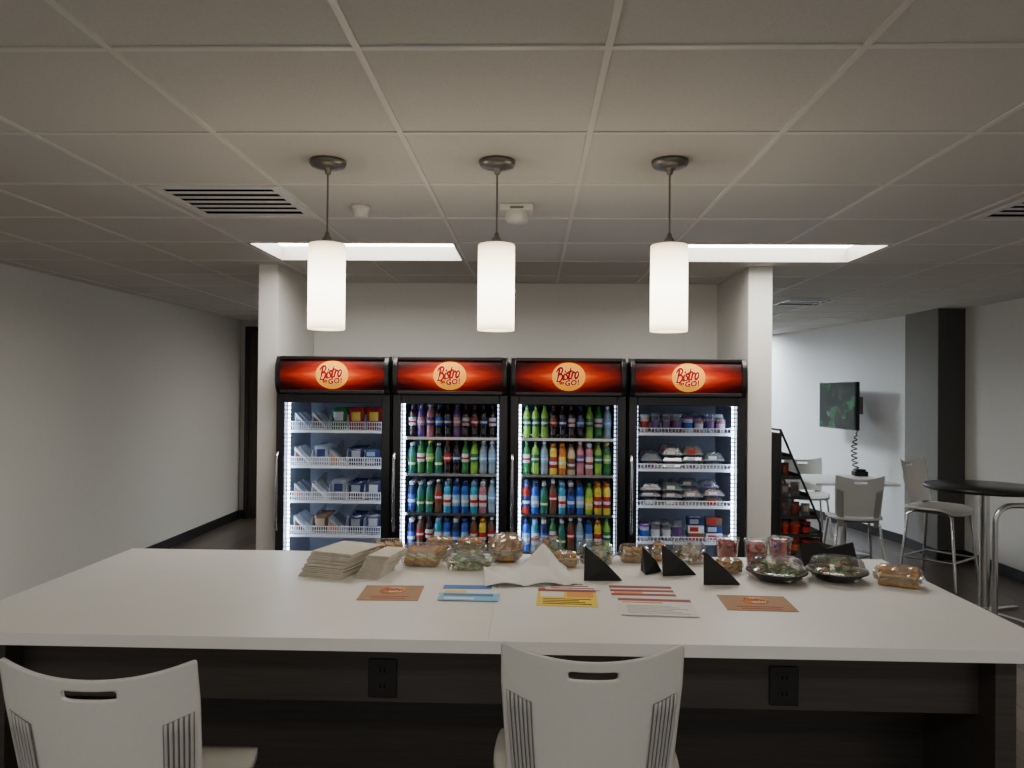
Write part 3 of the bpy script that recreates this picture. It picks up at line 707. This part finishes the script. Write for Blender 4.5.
leaflet((0.405, 2.475, CZ+0.003), -0.05, .24, .20, M['paper'], lines(6, .1, .6, PG) + [(.0, 1, .8, .95, PM), (.05, .6, .68, .76, PO)], 'white printed sheet with small text on counter')

def stack(loc, rz, w_, d_, n, t_, mt, label, cat, spread=0.004):
    mb = MB()
    for k in range(n):
        f = k/n
        mb.box(-w_/2, w_/2, -d_/2, d_/2, k*t_, k*t_+t_*.75, 0, T=Matrix.Translation((random.uniform(-spread, spread)+k*.0022, random.uniform(-spread, spread)+k*.0035, 0)) @ Matrix.Rotation(random.uniform(-.05, .05)-f*.08, 4, 'Z'))
    return tag(mb.obj('paper_stack', [mt], None, loc, (0, 0, rz)), label, cat)
stack((-0.755, 2.885, CZ+E), -0.26, .175, .21, 15, .0058, M['bagpaper'], 'thick loose stack of off-white paper bags on counter', 'paper bags', .005)
stack((-0.590, 2.86, CZ+E), -0.2, .085, .17, 15, .0052, M['bagpaper'], 'small stack of folded paper napkins on counter', 'napkins', .003)
def sheet(u, v):
    x = (u-.5)*.32; y = (v-.5)*.22
    z = 0.004 + 0.095*max(0, 1-abs(u-.72)*3.2)*(v**0.8) + 0.014*abs(math.sin(7*u+3*v)) + 0.05*max(0, .35-u)*v
    return (x, y, z)
o = MB().grid(sheet, 24, 16, sm=False).obj('paper_sheet', [M['paper']], None, (-0.015, 2.815, CZ), (0, 0, .10)); o.modifiers.new('s', 'SOLIDIFY').thickness = 0.001
tag(o, 'loose white sheet of paper creased into a ridge', 'paper')

def tent(loc, rz, w_, d_, h_, label):
    A = (-w_/2, -d_/2, 0); B = (w_/2, 0.01, 0); C = (-w_/2, d_/2, 0); P = (-w_/2-.004, 0, h_); Q = (w_*.12, -.010, h_*.46)
    mb = MB().add([A, B, C, P, Q], [(0, 1, 4), (0, 4, 3), (1, 2, 3), (1, 3, 4), (0, 3, 2), (0, 2, 1)])
    return tag(mb.obj('folded_napkin', [M['blackmat']], None, loc, (0, 0, rz), bevel=.002), label, 'napkin', 'folded black napkins')
tent((0.268, 2.82, CZ+E), -0.25, .14, .07, .125, 'black napkin folded into a pointed tent on counter')
tent((0.468, 2.95, CZ+E), 0.1, .08, .08, .105, 'black napkin folded into a pointed tent on counter')
tent((0.565, 2.92, CZ+E), -0.15, .13, .08, .115, 'black napkin folded into a pointed tent on counter')
tent((0.695, 2.79, CZ+E), -0.30, .13, .08, .118, 'black napkin folded into a pointed tent by kraft card')
mb = MB().add([(-.10, -.05, 0), (.12, -.05, 0), (.12, .07, 0), (-.10, .07, 0), (-.10, 0, .085), (-.03, .0, .095), (.04, .01, .078), (.115, 0, .095), (.0, -.02, .070)],
              [(0, 3, 2, 1), (0, 4, 3), (0, 8, 4), (0, 1, 8), (4, 8, 5), (5, 8, 6), (8, 1, 7), (8, 7, 6), (1, 2, 7), (2, 3, 5), (2, 5, 6), (2, 6, 7), (3, 4, 5)])
tag(mb.obj('folded_napkin', [M['blackmat']], None, (1.185, 3.12, CZ+E)), 'crumpled black napkin lying behind salad bowls', 'napkin', 'folded black napkins')

# food
def leaves(n, rx, ry, z0, z1, mats, sz=0.022):
    mb = MB()
    for k in range(n):
        a = random.uniform(0, 6.28); rr = math.sqrt(random.random())
        p = Vector((rx*rr*math.cos(a), ry*rr*math.sin(a), z0+(z1-z0)*(1-rr*rr)*random.uniform(.5, 1)))
        T = Matrix.Translation(p) @ Euler((random.uniform(-.8, .8), random.uniform(-.8, .8), random.uniform(0, 6))).to_matrix().to_4x4()
        s = sz*random.uniform(.6, 1.3)
        mb.add([(-s, 0, 0), (0, -s*.7, .2*s), (s, 0, 0), (0, s*.7, .2*s), (0, 0, -.1*s)], [(0, 1, 4), (1, 2, 4), (2, 3, 4), (3, 0, 4)], random.randrange(len(mats)), True, T)
    return mb
def salad_bowl(loc, label, R=.107):
    r = root('salad_bowl', loc)
    MB().lathe([(0, 0), (R*.62, 0), (R*.7, .006), (R*.96, .030), (R*1.04, .032), (R*1.04, .035), (R*.94, .034), (R*.66, .01), (0, .008)], 36).obj('bowl', [M['black']], r)
    pr = [(R*1.03, .036), (R*1.02, .041), (R*.94, .043), (R*.90, .052), (R*.84, .072), (R*.80, .077), (R*.74, .076), (R*.4, .082), (R*.36, .079), (0, .079)]
    mb = MB(); n = 40; vs = []; fs = []
    for i, (rr, z) in enumerate(pr):
        for k in range(n):
            a = 2*math.pi*k/n; q = rr*(1+(.016*(-1)**k if 2 < i < 5 else 0)); vs.append((q*math.cos(a), q*math.sin(a), z))
    for i in range(len(pr)-1):
        for k in range(n): fs.append((i*n+k, i*n+(k+1) % n, (i+1)*n+(k+1) % n, (i+1)*n+k))
    mb.add(vs, fs, 0, False).obj('lid', [M['clear']], r)
    ml = [LEAF, LEAF2, LEAF, TOM, EGG, LEAF, EGG]
    o = leaves(150, R*.8, R*.8, .015, .070, ml, .018).obj('salad_filling', ml, r); o['kind'] = 'stuff'
    return tag(r, label, 'salad bowl', 'takeaway salad bowls')
salad_bowl((0.915, 2.87, CZ+E), 'black salad bowl with clear domed lid on counter')
salad_bowl((1.145, 2.89, CZ+E), 'black salad bowl with clear domed lid beside wrapped roll')
def clambox(loc, rz, w_, d_, h_, food, label, cat='food container'):
    r = root('takeaway_container', loc, rz)
    N = 28
    def ring(k, z):
        out = []
        for i in range(N):
            a = 2*math.pi*i/N; ca, sa = math.cos(a), math.sin(a); e = .45
            q = k*(1+.018*(-1)**i)
            out.append((w_/2*q*math.copysign(abs(ca)**e, ca), d_/2*q*math.copysign(abs(sa)**e, sa), z))
        return out
    def loft(rings, cap0, cap1):
        mb = MB(); vs = [v for r_ in rings for v in r_]; fs = []
        for j in range(len(rings)-1):
            fs += [(j*N+i, j*N+(i+1) % N, (j+1)*N+(i+1) % N, (j+1)*N+i) for i in range(N)]
        if cap0: fs.append(tuple(range(N))[::-1])
        if cap1: fs.append(tuple(range((len(rings)-1)*N, len(rings)*N)))
        return mb.add(vs, fs, 0, False)
    loft([ring(.82, .001), ring(.92, h_*.38), ring(1.04, h_*.40), ring(1.04, h_*.42)], True, False).obj('tray', [M['clear']], r)
    loft([ring(1.04, h_*.44), ring(.96, h_*.46), ring(.86, h_*.92), ring(.72, h_)], False, True).obj('lid', [M['clear']], r)
    if food == 'salad':
        ml = [LEAF, LEAF2, LEAF, CHEESE, EGG]
        o = leaves(110, w_*.38, d_*.38, .008, h_*.9, ml, .018).obj('salad_filling', ml, r); o['kind'] = 'stuff'
    elif food == 'mix':
        ml = [LEAF, BREAD, EGG, MEAT]
        o = leaves(100, w_*.38, d_*.38, .008, h_*.9, ml, .018).obj('food_filling', ml, r); o['kind'] = 'stuff'
    else:
        mb = MB(); q = (h_-.018)/.04
        for k in range(3):
            T = Matrix.Translation(((k-1)*w_*.26, 0, .006)) @ Matrix.Rotation(.25, 4, 'Y')
            zz = 0
            for mi, t_ in ((0, .013), (1, .006), (2, .005), (3, .005), (0, .011)):
                t_ *= q
                mb.box(-w_*.12, w_*.12, -d_*.34, d_*.34, zz, zz+t_, mi, T=T); zz += t_
        mb.obj('sandwich_filling', [BREAD, CHEESE if food == 'sand' else MEAT, LEAF, EGG], r, bevel=.002)
    return tag(r, label, cat, 'takeaway containers on counter')
clambox((-0.605, 3.155, CZ+E), .2, .15, .11, .07, 'sand', 'clear container of sandwich halves on counter')
clambox((-0.440, 3.03, CZ+E), -.1, .17, .12, .08, 'sand', 'clear container of cheese sandwiches on counter')
clambox((-0.245, 2.985, CZ+E), .05, .20, .14, .085, 'salad', 'clear container of green salad on counter')
clambox((0.060, 3.15, CZ+E), -.1, .14, .11, .09, 'mix', 'clear container of mixed food on counter')
clambox((0.260, 3.12, CZ+E), .1, .15, .12, .08, 'salad', 'clear container of salad near black napkins')
clambox((0.420, 3.145, CZ+E), 0, .13, .10, .065, 'meat', 'low clear container of sandwiches behind napkins')
clambox((0.64, 3.13, CZ+E), .1, .14, .10, .085, 'mix', 'clear container of food behind black napkins')
def film(mb_, rx, ry, hz, seed, T=None):
    rnd = random.Random(seed); nu, nv = 34, 14
    tab = [[rnd.uniform(-1, 1) for _ in range(nu)] for _ in range(nv+1)]
    def f(u, v):
        i = int(round(u*nu)) % nu; j = int(round(v*nv)); a = 2*math.pi*i/nu; ph = v*math.pi
        q = 1+.10*tab[j][i]; e = .75
        ca, sa = math.cos(a), math.sin(a)
        s_ = math.sin(ph)**.7 if 0 < j < nv else 0
        return (rx*q*s_*math.copysign(abs(ca)**e, ca), ry*q*s_*math.copysign(abs(sa)**e, sa), max(0, (hz/2-hz/2*math.cos(ph))*(1+.05*tab[j][i])))
    return mb_.grid(f, nu, nv, sm=False)
def wrapped_roll(loc, rz, s, label):
    r = root('wrapped_roll', loc, rz)
    mb = MB().lathe([(0, 0.004, 0), (.045*s, .006*s, 0), (.052*s, .018*s, 0), (.050*s, .032*s, 1), (.058*s, .036*s, 1), (.056*s, .041*s, 2), (.054*s, .046*s, 3), (.056*s, .050*s, 0), (.053*s, .066*s, 0), (.038*s, .088*s, 0), (0, .097*s, 0)], 24, sx=1.12)
    mb.obj('bread_roll', [BREAD, LEAF, MEAT, CHEESE], r)
    film(MB(), .068*s, .062*s, .103*s, 5).obj('plastic_wrap', [M['wrap']], r)
    return tag(r, label, 'sandwich roll')
wrapped_roll((-0.105, 3.12, CZ+.001), .2, 1.08, 'golden bread roll wrapped in clear film on counter')
def wrapped_sandwich(loc, rz, w_, d_, h_, label, seed):
    r = root('wrapped_sandwich', loc, rz)
    mb = MB(); lay = ((0, .30), (1, .10), (2, .12), (3, .14), (0, .30)); zz = .004
    for mi, t_ in lay:
        t_ *= (h_-.008)
        k = random.uniform(.94, 1.05) if mi else 1
        mb.box(-w_*.40*k, w_*.40*k, -d_*.38*k, d_*.38*k, zz, zz+t_, mi); zz += t_
    mb.obj('sandwich', [BREAD, LEAF, MEAT, CHEESE], r, bevel=.006)
    film(MB(), w_*.52, d_*.52, h_*1.02, seed).obj('plastic_wrap', [M['wrap']], r)
    return tag(r, label, 'sandwich')
wrapped_sandwich((1.34, 2.82, CZ+.001), -.5, .16, .12, .07, 'film-wrapped flat sandwich beside the salad bowls', 3)
wrapped_sandwich((-0.385, 3.185, CZ+.001), .1, .12, .09, .08, 'film-wrapped sandwich behind the clear containers', 8)
wrapped_sandwich((0.765, 2.975, CZ+.001), .3, .10, .08, .055, 'small film-wrapped sandwich beside black napkins', 9)
wrapped_sandwich((-0.255, 3.155, CZ+.001), -.2, .12, .09, .085, 'tall film-wrapped sandwich behind the green salad', 11)
wrapped_sandwich((0.525, 3.165, CZ+.001), 0, .055, .06, .075, 'small film-wrapped sandwich behind black napkins', 12)
wrapped_sandwich((0.13, 3.03, CZ+.001), .1, .11, .07, .06, 'film-wrapped sandwich beside the loose paper sheet', 14)
def cup(loc, label, fm):
    r = root('fruit_cup', loc)
    MB().lathe([(0, .001), (.034, .001), (.036, .004), (.046, .095), (.049, .098), (.049, .102)], 28).obj('cup', [M['clear']], r)
    MB().lathe([(.050, .101), (.050, .107), (.044, .109), (.032, .112), (0, .112)], 28).obj('lid', [M['clear']], r)
    mb = MB().lathe([(0, .004, 3), (.032, .005, 3), (.041, .066, 3), (0, .068, 3)], 20)
    for k in range(60):
        rr = .031*math.sqrt(random.random()); a = random.uniform(0, 6.28)
        T = Matrix.Translation((rr*math.cos(a), rr*math.sin(a), .055+.0006*k)) @ Euler((random.random()*3, random.random()*3, 0)).to_matrix().to_4x4()
        s = .009; mb.box(-s, s, -s, s, -s*.8, s*.8, random.randrange(3), T=T)
    o = mb.obj('fruit_pieces', fm + [JUICE], r, bevel=.002); o['kind'] = 'stuff'
    return tag(r, label, 'fruit cup', 'fruit cups on counter')
cup((0.795, 3.12, CZ+E), 'clear cup of red cut fruit with flat lid', [TOM, JUICE, RED])
cup((0.90, 3.08, CZ+E), 'clear cup of red cut fruit with flat lid', [RED, TOM, PINK])
cup((1.01, 3.13, CZ+E), 'clear cup of dark berries with flat lid', [PURP, RED, JUICE])

# ------------------------------------------------------------------ snack rack by alcove wall
r = root('snack_rack', (1.64, 5.08, 0))
fr = MB()
for yy in (0.0, 0.42):
    fr.tube([(0, yy, 0.0), (0, yy, 1.36)], .008).tube([(0, yy, 1.36), (0.26, yy, 0.75), (0.32, yy, 0.0)], .008)
fr.tube([(0, 0, 1.36), (0, .42, 1.36)], .008)
fr.obj('frame', [M['black']], r)
levels = [(0.22, .32), (0.42, .31), (0.54, .30), (0.66, .28), (0.78, .25), (0.91, .19), (1.04, .13), (1.17, .08)]
for z, wd in levels:
    s = MB().box(0, wd, 0.0, 0.40, z-.006, z).box(wd-.004, wd, 0, .40, z, z+.03).box(0, wd, 0.0, .004, z, z+.014)
    s.obj('shelf', [M['black']], r)
MB().box(-0.006, -0.002, 0.0, .40, .2, 1.34).obj('back_panel', [M['black']], r)
MB().add([(.008, .41, .75), (.25, .41, .75), (.008, .41, 1.33), (.008, .415, .75), (.25, .415, .75), (.008, .415, 1.33)], [(0, 1, 2), (5, 4, 3), (0, 3, 4, 1), (1, 4, 5, 2), (2, 5, 3, 0)]).obj('side_panel', [c('rack_side_grey', (.22, .215, .21), .5)], r)
tag(r, 'black tapered wire snack rack beside the alcove wall', 'snack rack')
jm = [tub_mesh(JAR, BRN, RED, .034, .10), tub_mesh(TOM, RED, CREAM, .034, .085), tub_mesh(BRN, RED, JAR, .034, .10), tub_mesh(COLA, RED, RED, .034, .09)]
for (z, wd), n in zip(levels[:4], (4, 4, 4, 3)):
    for yy in (.05, .13):
        for k in range(n):
            place(random.choice(jm), 'snack_jar', 'jar', 'small jar with red label on black snack rack', (1.64+.042+k*(.073 if wd > .31 else .070), 5.08+yy, z+.001), group='jars on the snack rack')
bgm = [pouch_mesh(GREY, BRN, .06, .10, .03), pouch_mesh(BRN, RED, .06, .10, .03), pouch_mesh(GREY, CREAM, .06, .09, .03)]
for (z, wd), n in zip(levels[4:7], (3, 2, 1)):
    for k in range(n):
        place(bgm[(k+n) % 3], 'snack_bag', 'snack bag', 'dark snack bag standing on black rack shelf', (1.685+k*.07, 5.14, z+.001), group='bags on the snack rack')

# ------------------------------------------------------------------ right-hand furniture
r = root('dining_table', (3.13, 7.75, 0))
MB().box(-.42, .38, -.4, .4, .72, .745).obj('table_top', [M['counter']], r, bevel=.003)
MB().lathe([(.03, .72), (.03, .03)], 20).obj('pedestal', [M['chrome']], r)
MB().lathe([(0, 0.03), (.05, .03), (.25, .012), (.25, 0.0), (0, 0)], 28).obj('base', [M['chrome']], r)
tag(r, 'white square table on chrome pedestal', 'table')
r = root('high_table', (3.33, 5.7, 0))
MB().lathe([(0, .905), (.39, .905), (.40, .91), (.40, .93), (.395, .935), (0, .935)], 56).obj('table_top', [M['black']], r)
MB().lathe([(.035, .905), (.035, .03)], 24).obj('pedestal', [M['chrome']], r)
bs_ = MB()
for k in range(4):
    bs_.box(0.0, .32, -.02, .02, .0, .028, T=Matrix.Rotation(math.radians(20+90*k), 4, 'Z'))
bs_.lathe([(0, .045), (.06, .045), (.075, .028), (0.075, .026)], 24)
bs_.obj('base', [M['chrome']], r, bevel=.004)
tag(r, 'round black high table on a chrome post', 'table')
r = root('tubular_rail', (3.12, 5.22, 0))
pts = [(0, 0, 0.0), (0, 0, .74)]
for k in range(1, 9):
    a = math.pi - k*math.pi/16
    pts.append((.12+.12*math.cos(a), 0, .74+.12*math.sin(a)))
pts += [(.45, 0, .86)]
for k in range(1, 9):
    a = math.pi/2 - k*math.pi/16
    pts.append((.45+.12*math.cos(a), 0, .74+.12*math.sin(a)))
pts += [(.57, 0, 0.0)]
MB().tube(pts, .019, n=14).obj('tube_frame', [M['chrome']], r)
MB().lathe([(0, .006), (.04, .006), (.045, 0), (0, 0)], 20).obj('floor_flange', [M['chrome']], r)
MB().lathe([(0, .006), (.04, .006), (.045, 0), (0, 0)], 20).obj('floor_flange', [M['chrome']], r, (.57, 0, 0))
tag(r, 'curved chrome tubular floor frame by the high table', 'metal frame')

r = root('television', (3.53, 8.9, 1.465), math.radians(-85))
MB().box(-.43, .43, -.02, .03, -.27, .27).obj('bezel', [M['black']], r, bevel=.005)
MB().box(-.415, .415, -.023, -.0205, -.255, .255).obj('screen', [M['screen']], r)
MB().box(-.05, .05, .03, .06, -.1, .1).tube([(0, .05, 0), (.12, .12, 0), (0, .18, 0), (0.0, .26, -.0)], .018).box(-.06, .06, .25, .262, -.1, .1).obj('wall_bracket', [M['black']], r)
tag(r, 'black flat television on a swing-out wall bracket', 'television')
mb = MB(); pts = []
for k in range(90):
    t = k/89; a = t*2*math.pi*9
    pts.append((.03*math.cos(a)*min(1, t*3), .03*math.sin(a)*min(1, t*3)+.08*math.sin(t*3.14), -t*.46))
mb.tube(pts, .007, n=6)
tag(mb.obj('coiled_cable', [M['black']], None, (3.58, 8.5, 1.19)), 'black coiled cable hanging below the television', 'cable')
o = MB().box(-.07, .07, -.05, .05, 0, .05, 0).box(-.055, .055, -.035, .035, .05, .07, 0)
tag(o.obj('desk_phone', [M['black']], None, (3.42, 8.05, .746), bevel=.008), 'small black device resting on white table', 'phone')

# ------------------------------------------------------------------ world, camera
wd = bpy.data.worlds.new('world'); SC.world = wd; wd.use_nodes = True
bg = wd.node_tree.nodes['Background']; bg.inputs[0].default_value = (0.9, 0.87, 0.83, 1); bg.inputs[1].default_value = 0.72
cam = bpy.data.cameras.new('camera'); co = bpy.data.objects.new('camera', cam); COL.objects.link(co)
cam.sensor_width = 36; cam.lens = 36*760/1024; cam.clip_start = 0.05
co.matrix_world = Matrix.Translation((0, 0, 1.61)) @ Matrix.Rotation(math.radians(1.6), 4, 'Z') @ Matrix.Rotation(math.radians(90.45), 4, 'X') @ Matrix.Rotation(math.radians(0.5), 4, 'Z')
SC.camera = co
